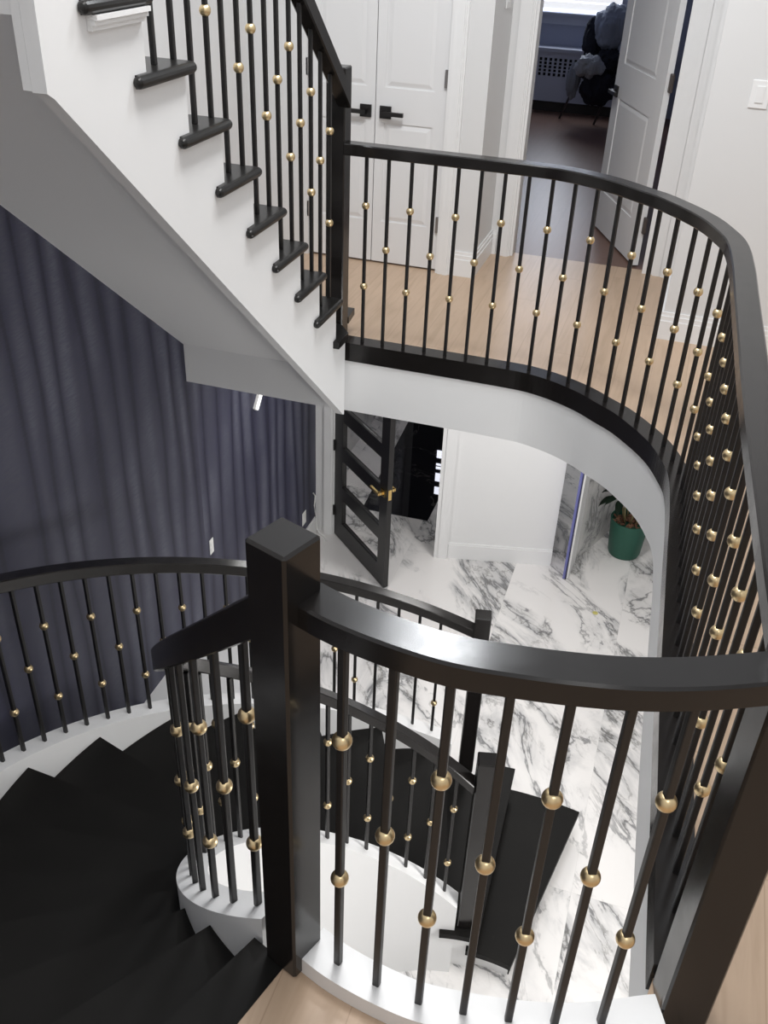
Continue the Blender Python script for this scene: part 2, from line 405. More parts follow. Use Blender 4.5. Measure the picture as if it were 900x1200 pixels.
# behind the white wall: marble wall and right/back closure
bm = newbm(); prism(bm, [(-0.2919, 6.6741), (.33, 8.221), (.27, 8.2502), (-0.3502, 6.713)], Z1, SL-.001)
struct('wall_right_foyer', bm, MARBLEW, 'grey marble wall behind the green plant pot', 'wall')
bm = newbm(); bx(bm, 2.6, 2.68, -1.3, 9.0, Z1, 3.4); struct('wall_right', bm, GREYW, 'pale wall on the far right side of the house', 'wall')
bm = newbm(); bx(bm, -2.6, 2.6, -1.38, -1.3, Z1, 3.4); struct('wall_back', bm, GREYW, 'pale wall behind the landing', 'wall')
bm = newbm(); bx(bm, .35, 2.6, 8.221, 8.2988, Z1, SL-.001); struct('wall_far_foyer', bm, GREYW, 'pale wall at the far right end of the foyer', 'wall')

# upper hall walls
bm = newbm()
bx(bm, -2.545, -2.175, 5.44, 5.54, 0, 3.4); bx(bm, -1.355, -1.135, 5.44, 5.54, 0, 3.4); bx(bm, -2.175, -1.355, 5.44, 5.54, 2.06, 3.4)
bx(bm, -2.175, -1.355, 5.52, 5.54, 0, 2.06)
struct('wall_hall', bm, GREYW, 'pale wall around the white closet double doors', 'wall')
bm = newbm(); bx(bm, -1.225, -1.135, 5.5405, 6.0, 0, 3.4)
bx(bm, -1.135, -1.0, 5.93, 6.0, 0, 3.4); bx(bm, -1.0, -.06, 5.93, 6.0, 2.06, 3.4)
struct('wall_niche', bm, GREYW, 'pale wall of the recess left of the bedroom doorway', 'wall')
bm = newbm(); bx(bm, 0., 2.6, 4.94, 6.0, 0, 3.4); bx(bm, -.10, 0, 5.93, 6.0, 0, 3.4)
struct('wall_switch', bm, GREYW, 'pale wall with the light switch, right of the bedroom door', 'wall')
def baseb(bm, p, q, n):                     # stepped baseboard from p to q on a wall whose outward normal is n
    p, q, n = Vector((*p, 0)), Vector((*q, 0)), Vector((*n, 0))
    for (z0, z1, t) in ((0, .10, .016), (.10, .125, .012), (.125, .145, .007)):
        a, b, c_, d_ = p+n*.0004, q+n*.0004, q+n*t, p+n*t
        prism(bm, [(v.x, v.y) for v in (a, b, c_, d_)], z0, z1)
bm = newbm(); baseb(bm, (-1.262, 5.44), (-1.119, 5.44), (0, -1)); baseb(bm, (-1.135, 5.44), (-1.135, 5.93), (1, 0)); baseb(bm, (-1.118, 5.93), (-1.095, 5.93), (0, -1))
struct('baseboard_hall', bm, TRIMW, 'white baseboard between closet doors and the bedroom doorway', 'baseboard')
bm = newbm(); baseb(bm, (-.014, 4.94), (2.6, 4.94), (0, -1)); baseb(bm, (0, 5.84), (0, 4.94), (-1, 0))
struct('baseboard_right', bm, TRIMW, 'white baseboard under the light switch wall', 'baseboard')
def casing(bm, x0, x1, y, z1, flip=1):
    bx(bm, x0, x1, y-.016, y-.0004, 0, z1); w_ = x1-x0
    bx(bm, x0+w_*.18, x1-w_*.12, y-.026, y-.016, 0, z1)
    bx(bm, x0+w_*.55, x1-w_*.2, y-.033, y-.026, 0, z1)
bm = newbm(); casing(bm, -1.355, -1.265, 5.44, 2.06); struct('trim_3', bm, TRIMW, 'moulded white casing right of the closet doors', 'door casing')
bm = newbm(); casing(bm, -1.09, -1.0, 5.93, 2.1); bx(bm, -1.0, -.985, 5.93, 6.04, 0, 2.06)
struct('trim_4', bm, TRIMW, 'white casing on the left side of the bedroom doorway', 'door casing')
bm = newbm(); casing(bm, -.070, -.002, 5.93, 2.1); bx(bm, -.178, -.1005, 5.935, 6.035, 0, 2.06); bx(bm, -.115, -.072, 5.918, 5.9345, 0, 2.06); bx(bm, -.02, -.0005, 5.70, 5.89, 0, 2.1); bx(bm, -.012, -.0005, 5.60, 5.70, 0, 2.1)
struct('trim_6', bm, TRIMW, 'white casing on the hinge side of the bedroom doorway', 'door casing')
# bedroom shell
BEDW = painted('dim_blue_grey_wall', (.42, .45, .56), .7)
bm = newbm(); bx(bm, -2.545, 1.2, 10.95, 11.02, 0, .86); bx(bm, -2.545, -1.85, 10.95, 11.02, .86, 2.5); bx(bm, -1.0, 1.2, 10.95, 11.02, .86, 2.5); bx(bm, -1.85, -1.0, 10.95, 11.02, 2.1, 2.5)
struct('wall_bedroom_far', bm, BEDW, 'dim blue grey bedroom wall under the window', 'wall')
bm = newbm(); bx(bm, -2.62, -2.545, 6.001, 10.95, 0, 2.5); struct('wall_bedroom_left', bm, BEDW, 'dim left wall of the bedroom', 'wall')
bm = newbm(); bx(bm, 1.2, 1.27, 6.001, 10.95, 0, 2.5); struct('wall_bedroom_right', bm, BEDW, 'dim right wall of the bedroom', 'wall')
bm = newbm(); bx(bm, -2.62, 1.27, 6.001, 11.02, 2.5, 2.55); struct('ceiling', bm, BEDW, 'bedroom ceiling over the dim room', 'ceiling')

# curbs round the opening
bm = newbm(); sweep(bm, FARC, [(-.045, .0005), (-.045, .05), (.046, .05), (.046, -.045), (.0385, -.045), (.0385, .0005)])
bx(bm, -1.535, -1.4855, 4.1352, 4.1505, -.045, .05)
struct('trim_7', bm, RAILB, 'black wooden curb under the long curved hall railing', 'curb')
bm = newbm(); sweep(bm, NEARC+[Vector((.279, 1.2035, 0))], [(-.042, -.03), (-.042, .05), (.042, .05), (.042, .0005), (-.0385, .0005), (-.0385, -.03)])
bmesh.ops.recalc_face_normals(bm, faces=bm.faces[:])
struct('trim_8', bm, TRIMW, 'white curved curb under the short front railing', 'curb')

# ------------------------------------------------------------------ lower curved STAIRCASE
N_ST = 15; RISE = .1815; STEP = 12.0; TH0 = 248.0
stair = thing('staircase', 'curved black-tread staircase going down to the marble foyer', 'staircase', tuple(pol(1.4, 92, Z1)))
def sector(R0, R1, a0, a1, n=10):
    A = [pol(R0, a0+(a1-a0)*k/n) for k in range(n+1)]; B = [pol(R1, a0+(a1-a0)*k/n) for k in range(n, -1, -1)]
    return [(p.x, p.y) for p in A+B]
def nosed(poly, z, th=.034):
    bm = newbm(); prism(bm, poly, z-th, z); return bm
# landing nosing board
bm = nosed(sector(.945, 2.25, TH0, 253.8, 4), 0.002, .05)
obj('tread', bm, TREADB, stair)
for k in range(1, N_ST):
    z = -RISE*k; a = TH0-STEP*k
    r0, r1 = .937, 1.853
    if k < 13: poly = sector(r0, r1, a, a+STEP+1.2)
    elif k == 13:
        A_ = [pol(1.955, a+(98-a)*q/4) for q in range(5)] + [pol(r1, 98+(a+STEP+1.2-98)*q/4) for q in range(5)]
        B_ = [pol(r0, a+STEP+1.2), pol(r0, 100.1), pol(.862, 100.1)] + [pol(.862, 100.1+(a-100.1)*q/5) for q in range(1, 6)]
        nb = nosed(sector(.818, .8445, 99.9, 105.2, 3), z); obj('tread_return', nb, TREADB, stair)
        nb = nosed(sector(.818, .8615, a, 99.89, 4), z); obj('tread_return', nb, TREADB, stair)
        poly = [(v.x, v.y) for v in A_+B_]
    else: poly = sector(.862, 1.955, a, 95.6)
    bm = nosed(poly, z); es = [e for e in bm.edges if all(abs(v.co.z-z) < 1e-5 for v in e.verts) and len(e.link_faces) == 2 and abs(e.link_faces[0].normal.z-e.link_faces[1].normal.z) > .5]
    obj('tread', bm, TREADB, stair)
for k in range(0, N_ST):
    z = -RISE*k; a = TH0-STEP*k + (1.1 if k else .9)
    r1 = 1.853 if k < 13 else 1.93
    A = pol(.937 if k < 13 else .93, a); B = pol(r1, a); t = (B-A).normalized(); n_ = Vector((-t.y, t.x, 0))*.016
    bm = newbm(); prism(bm, [(v.x, v.y) for v in (A, B, B+n_, A+n_)], z-RISE+.0005, z-.0345 if k else -.05)
    obj('riser', bm, TREADB, stair)
def ringwall(R0, R1, a0, a1, zb, ztop, n):
    bm = newbm(); rings = []
    for k in range(n+1):
        a = a0+(a1-a0)*k/n; zt = ztop(a)
        rings.append([bm.verts.new(pol(R0, a, zb)), bm.verts.new(pol(R1, a, zb)), bm.verts.new(pol(R1, a, zt)), bm.verts.new(pol(R0, a, zt))])
    for r, s in zip(rings, rings[1:]):
        for k in range(4): bm.faces.new((r[k], r[(k+1) % 4], s[(k+1) % 4], s[k]))
    bm.faces.new(rings[0][::-1]); bm.faces.new(rings[-1]); return bm
obj('string_wall', ringwall(.845, .936, 100.2, 249.0, Z1, zc, 90), WHITE, stair, autos=True, label='white curved wall round the inner stair well with a sloping top')
obj('string_wall', ringwall(1.854, 1.945, 103.5, 247.0, Z1, zc, 90), WHITE, stair, autos=True, label='white curved outer wall with a sloping top')
# closed ends under the two lowest steps
bm = newbm(); prism(bm, sector(.895, .91, 93.2, 100.1, 4), Z1, -RISE*13-.036); obj('step_end', bm, WHITE, stair)
bm = newbm(); prism(bm, sector(.92, .935, 81.5, 93.0, 4), Z1, -RISE*14-.036); obj('step_end', bm, WHITE, stair)
bm = newbm(); prism(bm, sector(1.91, 1.93, 81.5, 97, 4), Z1, -RISE*14-.036); obj('step_end', bm, WHITE, stair)

# ------------------------------------------------------------------ balusters
BAR_CACHE = {}; BALL = None
BW = .0155
def bar_mesh(L):
    key = round(L, 3)
    if key not in BAR_CACHE:
        bm = newbm(); bx(bm, -BW/2, BW/2, -BW/2, BW/2, 0, L)
        bevel(bm, .003, 2, [e for e in bm.edges if abs(e.verts[0].co.z-e.verts[1].co.z) > .1])
        bmesh.ops.recalc_face_normals(bm, faces=bm.faces[:])
        me = bpy.data.meshes.new('baluster'); bm.to_mesh(me); bm.free(); me.materials.append(BLACKM); BAR_CACHE[key] = me
    return BAR_CACHE[key]
def ball_mesh():
    global BALL
    if BALL is None:
        bm = newbm(); bmesh.ops.create_uvsphere(bm, u_segments=24, v_segments=16, radius=.0180)
        # small flat collars where the bar enters and leaves
        for v in bm.verts:
            if abs(v.co.z) > .0155: v.co.z = math.copysign(.0160, v.co.z)
        me = bpy.data.meshes.new('gold_ball'); bm.to_mesh(me); bm.free(); me.materials.append(BRASS)
        for p in me.polygons: p.use_smooth = True
        BALL = me
    return BALL
def baluster(root, p, z0, z1, rot, balls):
    b = bpy.data.objects.new('baluster', bar_mesh(z1-z0)); COL.objects.link(b); b.parent = root
    b.location = Vector((p[0], p[1], z0))-WPOS[root.name]; b.rotation_euler = (0, 0, rot)
    for h in balls:
        g = bpy.data.objects.new('gold_ball', ball_mesh()); COL.objects.link(g); g.parent = b
        g.location = (0, 0, h-z0)
    return b
def angle(path, p):
    i = min(range(len(path)), key=lambda i: (path[i]-Vector((p[0], p[1], 0))).length)
    t = path[min(i+1, len(path)-1)]-path[max(i-1, 0)]; return math.atan2(t.y, t.x)
RAILP = rrect(.072, 0.0005, .050, .0045)

# long hall railing
r = thing('hall_railing', 'long curved black railing with gold balls round the edge of the upper hall', 'railing', (-.5, 4.18, .05))
bm = newbm(); sweep(bm, [(p.x, p.y, .931) for p in FARC], RAILP)
obj('handrail', bm, RAILB, r, autos=True)
for i, p in enumerate(FAR[1:-1]):
    two = i % 2 == 0
    baluster(r, p, .0505, .931, angle(FARC, p), (.713, .333) if two else (.521,))
# short front railing
r = thing('landing_railing', 'short curved black railing with gold balls on the white curb, closest to the viewer', 'railing', (-.1, 1.08, .05))
bm = newbm(); sweep(bm, [(p.x, p.y, .951) for p in NEARC], RAILP); obj('handrail', bm, RAILB, r, autos=True)
for i, p in enumerate(NEAR[1:-1]):
    baluster(r, p, .0505, .951, angle(NEARC, p), (.713, .333) if i % 2 == 0 else (.521,))
# inner stair railing
def helix_rail(name, label, R, a0, a1, angs, easing=False):
    r = thing(name, label, 'railing', tuple(pol(R, (a0+a1)/2, zc((a0+a1)/2))))
    n = 90; bm = newbm()
    P = [pol(R, a0+(a1-a0)*k/n, zc(a0+(a1-a0)*k/n)+.81) for k in range(n+1)]
    sweep(bm, P, (lambda f: rrect(.070, .0005-.030*max(0, 1-f*2.6), .056+.014*max(0, 1-f*2.6), .0045)) if easing else rrect(.070, 0.0005, .056, .0045)); obj('handrail', bm, RAILB, r, autos=True)
    for a, two in angs:
        z = zc(a)+.0008
        baluster(r, pol(R, a), z, z+.8075, R_(a+90), (z+.595, z+.215) if two else (z+.405,))
    return r
helix_rail('stair_railing', 'tightly curved black railing with gold balls around the small inner well of the lower staircase', RI, 250.6, 99.9,
           [(245-6.375*k, k % 2 == 0) for k in range(0, 23)], True)
helix_rail('stair_railing', 'wide curved black railing with gold balls in front of the navy wallpaper', RO, 236.5, 101.7,
           [(174.8-3.385*k, k % 2 == 0) for k in range(-17, 21)])

# newel posts
def newel(label, c, s, rot, z0, z1):
    M = Matrix.Translation((c[0], c[1], z0)) @ Matrix.Rotation(R_(rot), 4, 'Z')
    bm = newbm(); bx(bm, -s/2, s/2, -s/2, s/2, 0, z1-z0); bevel(bm, .005, 1)
    for v in bm.verts: v.co = M @ v.co
    return tag(obj('newel_post', bm, RAILB, autos=True), label, 'newel post')
newel('tall square black newel post at the centre, left end of the front railing', (-.4885, 1.108), .086, -20.5, 0.0025, 1.105)
newel('square black newel post at the lower right corner, right end of the front railing', (.316, 1.263), .096, 10, 0, 1.105)
newel('slim black newel post at the foot of the flight going up, by the closet doors', (-1.530, 4.196), .088, 0, 0, 1.285)
ci = pol(.905, 97.0); newel('black newel post ending the inner stair railing on the lowest steps', (ci.x, ci.y), .084, 14, -RISE*13, -1.19)
co = pol(1.90, 100.6); newel('black newel post ending the outer stair railing down in the foyer', (co.x, co.y), .084, 12, -RISE*13, -1.205)

# ------------------------------------------------------------------ upper straight STAIRCASE
def zn(n): return -.057+.1945*n
def yf(n): return 2.712+.2143*(8-n)
XS = -1.45
st2 = thing('staircase', 'straight flight with black treads and white side going up on the left', 'staircase', (-1.9, 4.1, 0))
for n in range(1, 11):
    bm = newbm(); z = zn(n); y1 = yf(n); y0 = y1-.305
    if n == 1:
        prism(bm, [(-2.36, 3.93), (-1.42, 3.93), (-1.42, 4.06), (-1.49, 4.148), (-1.578, 4.148), (-1.578, 4.244), (-1.484, 4.244), (-1.497, 4.37), (-2.36, 4.37)], z-.034, z)
    else:
        # tread body with a half-round nosing along the front and the open side
        prof = [(y0, z-.034), (y1-.012, z-.034), (y1-.003, z-.028), (y1, z-.017), (y1-.003, z-.006), (y1-.012, z), (y0, z)]
        prism_yz(bm, prof, -2.36, -1.4375)
        tube(bm, [(-1.4375, y0-.016, z-.017), (-1.4375, y0-.013, z-.017), (-1.4375, y0-.007, z-.017), (-1.4375, y0, z-.017), (-1.4375, y1-.017, z-.017), (-1.4375, y1-.008, z-.017), (-1.4375, y1-.002, z-.017)], [.004, .0105, .0155, .0172, .0172, .0155, .009], 14)
    obj('tread', bm, NOSEB, st2, autos=True)
    bm = newbm(); zr0 = zn(n-1) if n > 1 else 0.001
    ry = yf(n)-.03 if n > 1 else 4.14
    if n > 1:
        bx(bm, -2.36, -1.4905, ry-.018, ry, zr0, z-.0345); obj('riser', bm, WHITE, st2)
    if n == 9:
        bm = newbm()
        for k, (dd, h) in enumerate(((.030, .012), (.022, .012), (.014, .012))):
            bx(bm, -1.4495, -1.4495+dd, y0+.02, y1-.03, z-.034-.012*(k+1), z-.034-.012*k-.0003)
        obj('moulding', bm, TRIMW, st2)
yb = 4.089
poly = [(4.10, SL+.001), (yb, SL+.001), (2.045, 1.497), (2.02, 1.512), (2.02, 3.4), (2.10, 3.4)]
yr = lambda n: yf(n)-.03
poly += [(2.10, zn(10)-.035)]
for n in range(10, 1, -1):
    poly += [(yr(n), zn(n)-.035), (yr(n), zn(n-1)-.035)]
poly += [(4.10, zn(1)-.035)]
bm = newbm(); prism_yz(bm, poly, -1.49, XS); bx(bm, -1.514, -1.4905, 2.02, 2.10, 1.515, 3.4)
obj('string', bm, WHITE, st2, label='white stepped side panel')
bm = newbm(); prism_yz(bm, [(4.136, soff(4.136)), (2.03, soff(2.03)), (2.03, soff(2.03)+.03), (4.136, soff(4.136)+.03)], -2.36, -1.4905)
bx(bm, -2.36, -1.5145, 2.03, 2.05, soff(2.03)+.031, 3.4)
obj('soffit', bm, WHITE, st2, label='white sloping underside')
# its railing
r = thing('stair_railing', 'straight black railing with gold balls on the flight going up', 'railing', (-1.49, 3.9, .3))
def zu(y): return 1.088+.872*(4.2-y)
bm = newbm(); P = [(-1.49, 4.155-k*(4.155-1.75)/20, zu(4.155-k*(4.155-1.75)/20)) for k in range(21)]
sweep(bm, P, rrect(.062, 0, .082, .006)); obj('handrail', bm, RAILB, r, autos=True)
for n in range(2, 11):
    for j, dy in enumerate((0, .111)):
        y = 2.582+.2143*(8-n)+dy
        o_ = .868*(4.2-y)
        baluster(r, (-1.49, y), zn(n)+.0005, zu(y)+.004, 0, (o_+.872, o_+.485) if j == 1 else (o_+.68,))

# ------------------------------------------------------------------ DOORS
def leaf_mesh(W, H, T, panels):
    """two-panel door, hinge edge at x=0, y = thickness, both faces"""
    bm = newbm(); bx(bm, 0, W, .006, T-.006, 0, H)
    xs = panels[0][0], panels[0][1]
    for y0, y1 in ((0, .006), (T-.006, T)):
        bx(bm, 0, xs[0], y0, y1, 0, H); bx(bm, xs[1], W, y0, y1, 0, H)
        zs = [0] + [v for p in panels for v in (p[2], p[3])] + [H]
        for a, b in zip(zs[0::2], zs[1::2]): bx(bm, xs[0], xs[1], y0, y1, a, b)
        for (x0, x1, z0, z1) in panels:
            s = .032; yo = .006 if y0 == 0 else T-.006; yi = .0005 if y0 == 0 else T-.0005
            A = [bm.verts.new((x, yo, z)) for x, z in ((x0+.010, z0+.010), (x1-.010, z0+.010), (x1-.010, z1-.010), (x0+.010, z1-.010))]
            B = [bm.verts.new((x, yi, z)) for x, z in ((x0+s, z0+s), (x1-s, z0+s), (x1-s, z1-s), (x0+s, z1-s))]
            bm.faces.new(B)
            for k in range(4): bm.faces.new((A[k], A[(k+1) % 4], B[(k+1) % 4], B[k]))
    return bm
def lever(root, p, out, along, m, sq=.075, z=None):
    """square rose and straight lever; out = away from the door, along = lever direction"""
    p = Vector(p); o_, a = Vector(out), Vector(along); u = Vector((0, 0, 1))
    M = Matrix(((a.x, o_.x, 0, p.x), (a.y, o_.y, 0, p.y), (a.z, o_.z, 1, p.z), (0, 0, 0, 1)))
    bm = newbm(); bx(bm, -sq/2, sq/2, 0.0005, .012, -sq/2, sq/2, M)
    bx(bm, -.011, .011, .012, .05, -.011, .011, M); bx(bm, -.011, .115, .038, .055, -.011, .011, M)
    return obj('door_handle', bm, m, root)
for nm, x0, x1, lab, hx, al in (('door_1', -2.170, -1.7725, 'left leaf of the white closet doors, partly behind the black newel', -1.825, -1),
                                ('door_2', -1.7675, -1.360, 'right leaf of the white closet doors with two moulded panels', -1.708, 1)):
    t = thing(nm, lab, 'door', (x0, 5.45, .012), structure=True)
    W = x1-x0
    pl = ((.052, .335, .245, .80), (.052, .335, .985, 1.90)) if nm == 'door_2' else ((.072, W-.052, .245, .80), (.072, W-.052, .985, 1.90))
    bm = leaf_mesh(W, 2.03, .035, pl)
    bmesh.ops.translate(bm, verts=bm.verts[:], vec=(x0, 5.455, .012)); obj('leaf', bm, DOORW, t)
    lever(t, (hx, 5.455, .868), (0, -1, 0), (al, 0, 0), BLACKM, .066)
    for z in (.28, 1.07, 1.85):
        xh = x1-.004 if nm == 'door_2' else x0
        bm = newbm(); bx(bm, xh-.012, xh+.004, 5.440, 5.4545, z-.045, z+.045); obj('hinge', bm, GREYH, t)
# bedroom door, open into the room
A = Vector((-.213, 6.045, .012)); dv = (Vector((-.564, 6.845, .012))-A).normalized(); an = math.atan2(dv.y, dv.x)
t = thing('door_3', 'white panelled bedroom door standing open', 'door', tuple(A), structure=True)
bm = leaf_mesh(.865, 2.03, .036, ((.165, .745, .245, .835), (.165, .745, 1.04, 1.90)))
MD = Matrix.Translation(A) @ Matrix.Rotation(an, 4, 'Z')
for v in bm.verts: v.co = MD @ v.co
obj('leaf', bm, DOORW, t)
on = MD.to_3x3() @ Vector((0, 1, 0)); pt = MD @ Vector((.805, .036, .868))
lever(t, pt, on, -dv, BLACKM, .066)
pt = MD @ Vector((.805, 0, .868)); lever(t, pt, -on, -dv, BLACKM, .066)
for z in (.25, 1.05, 1.85):
    bm = newbm(); bx(bm, -.035, .0, .0, .02, z-.05, z+.05, MD); bevel(bm, .006, 2); obj('hinge', bm, DARKH, t)

# glass door of the foyer
A = Vector((-2.3077, 6.3209, Z1+.008)); Bv = Vector((-1.6812, 5.745, Z1+.008)); dv = (Bv-A).normalized(); an = math.atan2(dv.y, dv.x); W = (Bv-A).length
MD = Matrix.Translation(A) @ Matrix.Rotation(an, 4, 'Z'); T = .042; H = 1.98
t = thing('door_4', 'black framed glass door with wide horizontal bars standing open in the foyer', 'door', tuple(A), structure=True)
DB = mat('black_door_frame', (.012, .011, .011), .34)
bm = newbm(); bx(bm, 0, .132, 0, T, 0, H, MD); bx(bm, W-.112, W, 0, T, 0, H, MD)
cuts = [(0, .170), (.408, .525), (.778, .895), (1.133, 1.25), (1.484, 1.60), (1.835, H)]
for a, b in cuts: bx(bm, .132, W-.112, 0, T, a, b, MD)
obj('frame', bm, DB, t)
for (a, b), (c_, d_) in zip(cuts, cuts[1:]):
    bm = newbm(); bx(bm, .1322, W-.1122, T/2-.003, T/2+.003, b+.0003, c_-.0003, MD); obj('glass_pane', bm, GLASS, t)
on = MD.to_3x3() @ Vector((0, 1, 0))
lever(t, MD @ Vector((W-.055, T, .861)), on, -dv, GOLDH, .055)
lever(t, MD @ Vector((W-.055, 0, .861)), -on, -dv, GOLDH, .055)
bm = newbm(); bx(bm, W+.0003, W+.003, .008, T-.008, .816, .905, MD); obj('latch_plate', bm, GOLDH, t)
for z in (.235, .86, 1.70):
    bm = newbm(); bx(bm, -.03, 0, -.012, .03, z-.05, z+.05, MD); bevel(bm, .004, 2); obj('hinge', bm, BLACKM, t)
# front door at the end of the vestibule
t = thing('door_5', 'black front door with small daylight slits at the end of the vestibule', 'door', (-2.0917, 9.6804, Z1), structure=True)
bm = newbm(); bx(bm, -2.549, -1.6539, 9.6755, 9.7271, Z1+.005, Z1+2.1); obj('leaf', bm, DB, t)
DAY = emis('daylight_glass', (.86, .88, 1.0), 12.0)
for z0, z1 in ((.96, 1.06), (1.14, 1.165), (1.185, 1.215), (1.275, 1.385), (1.47, 1.57)):
    bm = newbm(); bx(bm, -2.2377, -2.0917, 9.6658, 9.675, Z1+z0, Z1+z1); obj('window_slit', bm, DAY, t)
# inlaid black mat
bm = newbm(); prism(bm, [(-2.2085, 6.7762), (-1.6101, 6.7957), (-1.6101, 9.2425), (-2.335, 9.2425)], Z1+.0005, Z1+.006)
tag(obj('floor_mat', bm, BLACKMARBLE), 'glossy black marble mat on the vestibule floor behind the glass door', 'mat')

# white panel with blue edge
t = thing('sliding_panel', 'tall white panel with a violet blue edge at the end of the white foyer wall', 'panel', (-0.3308, 6.4211, Z1))
bm = newbm(); prism(bm, [(-0.3425, 6.3871), (-0.3133, 6.3968), (-0.2919, 6.6595), (-0.3211, 6.6595)], Z1+.004, Z1+2.1); obj('board', bm, TRIMW, t)
bm = newbm(); prism(bm, [(-0.3561, 6.3744), (-0.3352, 6.3822), (-0.3235, 6.6595), (-0.3444, 6.6595)], Z1+.004, Z1+2.1)
obj('edge_face', bm, mat('violet_blue_film', (.16, .17, .42), .3), t, label='violet blue face')
bm = newbm(); prism(bm, [(-0.3352, 6.3744), (-0.3269, 6.3744), (-0.3269, 6.3866), (-0.3352, 6.3817)], Z1+.004, Z1+2.1)
obj('edge_strip', bm, mat('dark_blue_strip', (.012, .012, .05), .3), t, label='thin dark blue strip')

# ------------------------------------------------------------------ SMALL THINGS
# plant
PC = (.075, 6.9368, Z1)
t = thing('potted_plant', 'dark green pot with bark and leafy stems on the marble floor', 'plant', PC)
GREEN = mat('dark_green_plastic', (.014, .088, .058), .5)
bm = newbm(); lathe(bm, [(.105, .0), (.125, .004), (.135, .03), (.158, .33), (.160, .345), (.150, .345), (.146, .30), (.001, .30)], PC, 48); obj('pot', bm, GREEN, t, autos=True)
bm = newbm()
for k in range(90):
    a, rr = random.random()*2*PI, math.sqrt(random.random())*.135
    M = Matrix.Translation((PC[0]+rr*math.cos(a), PC[1]+rr*math.sin(a), PC[2]+.306+random.random()*.02)) @ Matrix.Rotation(random.random()*3, 4, 'Z') @ Matrix.Rotation(random.random()*.8, 4, 'X')
    bx(bm, -.016, .016, -.009, .009, -.004, .004, M)
o = obj('bark_chips', bm, mat('brown_bark', (.17, .085, .05), .9), t); o['kind'] = 'stuff'
LEAF = mat('dark_leaf', (.012, .030, .016), .5); STEMC = mat('pale_stem', (.30, .24, .12), .7)
for k in range(7):
    a = k*.9+.3; base = Vector((PC[0]+.05*math.cos(a), PC[1]+.05*math.sin(a), PC[2]+.30)); tip = base+Vector((.10*math.cos(a), .10*math.sin(a), .30+.05*(k % 3)))
    bm = newbm(); tube(bm, [base, (base+tip)/2+Vector((.01, 0, .02)), tip], [.008, .006, .004], 7); s_ = obj('stem', bm, STEMC, t, smooth=True)
    for j in range(3):
        b_ = a+(j-1)*.8; q = tip-Vector((0, 0, .05*j))
        d_ = Vector((math.cos(b_), math.sin(b_), .25)).normalized(); sd = Vector((-math.sin(b_), math.cos(b_), 0))
        bm = newbm(); rows = []
        for i in range(7):
            f = i/6; wd = .032*math.sin(PI*min(1, f*.95+.05))**.8; c_ = q+d_*(.16*f)+Vector((0, 0, -.10*f*f))
            rows.append([bm.verts.new(c_+sd*wd*s+Vector((0, 0, .010*abs(s)))) for s in (-1, 0, 1)])
        for r0, r1 in zip(rows, rows[1:]):
            for i in range(2): bm.faces.new((r0[i], r0[i+1], r1[i+1], r1[i]))
        bmesh.ops.solidify(bm, geom=bm.faces[:], thickness=.0012)
        obj('leaf', bm, LEAF, s_, smooth=True)
# small yellow leaf on the marble
bm = newbm()
for k in range(5):
    a = k*2*PI/5; M = Matrix.Translation((-.045, 6.032, Z1+.004)) @ Matrix.Rotation(a, 4, 'Z') @ Matrix.Rotation(.25, 4, 'Y')
    prism(bm, [(0, -.006), (.02, -.011), (.042, 0), (.02, .011), (0, .006)], 0, .0015, M)
tag(obj('dried_leaf', bm, mat('yellow_leaf', (.55, .50, .16), .6)), 'tiny yellow leaf lying on the marble floor', 'leaf')

# switches and outlets
def plate(name, label, cat, c, right, out, w_, h_, rocker=True, m=TRIMW, grp=None, outlet=False):
    c = Vector(c); a = Vector(right); o_ = Vector(out)
    M = Matrix(((a.x, o_.x, 0, c.x), (a.y, o_.y, 0, c.y), (0, 0, 1, c.z), (0, 0, 0, 1)))
    t = thing(name, label, cat, tuple(c), group=grp)
    bm = newbm(); bx(bm, -w_/2, w_/2, .0004, .006, -h_/2, h_/2); bevel(bm, .0022, 2)
    for v in bm.verts: v.co = M @ v.co
    obj('cover_plate', bm, m, t)
    bm = newbm()
    if outlet:
        for s in (-1, 1): bx(bm, -.016, .016, .006, .009, s*.02-.014, s*.02+.014, M)
        obj('sockets', bm, m, t)
    else:
        bx(bm, -.0165, .0165, .006, .0105, -.034, .034, M); obj('rocker', bm, m, t)
    return t
plate('light_switch', 'white rocker light switch on the pale wall right of the bedroom door', 'light switch', (.217, 4.94, 1.21), (1, 0, 0), (0, -1, 0), .082, .118)
plate('light_switch', 'white switch plate on the recess wall beside the bedroom doorway', 'light switch', (-1.135, 5.77, 1.465), (0, 1, 0), (1, 0, 0), .11, .13)
OUT = mat('white_outlet_plastic', (.85, .85, .83), .35)
plate('wall_outlet', 'white outlet low on the navy wall near the glass door', 'wall outlet', (-2.476, 6.052, -2.433), (0, -1, 0), (1, 0, 0), .075, .118, outlet=True, m=OUT)
plate('wall_outlet', 'white outlet on the navy wall just above the curved railing, left of the central newel', 'wall outlet', (-2.476, 4.475, -1.664), (0, -1, 0), (1, 0, 0), .05, .11, outlet=True, m=OUT)
t = thing('wall_light', 'slanted white light bar on the navy wall under the stair soffit', 'wall light', (-2.476, 5.234, -.979))
M = Matrix.Translation((-2.476, 5.234, -.979)) @ Matrix.Rotation(R_(47), 4, 'X')
bm = newbm(); bx(bm, .0005, .02, -.06, .06, -.018, .018, M); obj('base', bm, OUT, t)
bm = newbm(); bx(bm, .0205, .028, -.056, .056, -.015, .015, M); obj('diffuser', bm, emis('warm_white_diffuser', (1, .98, .95), 1.2), t)
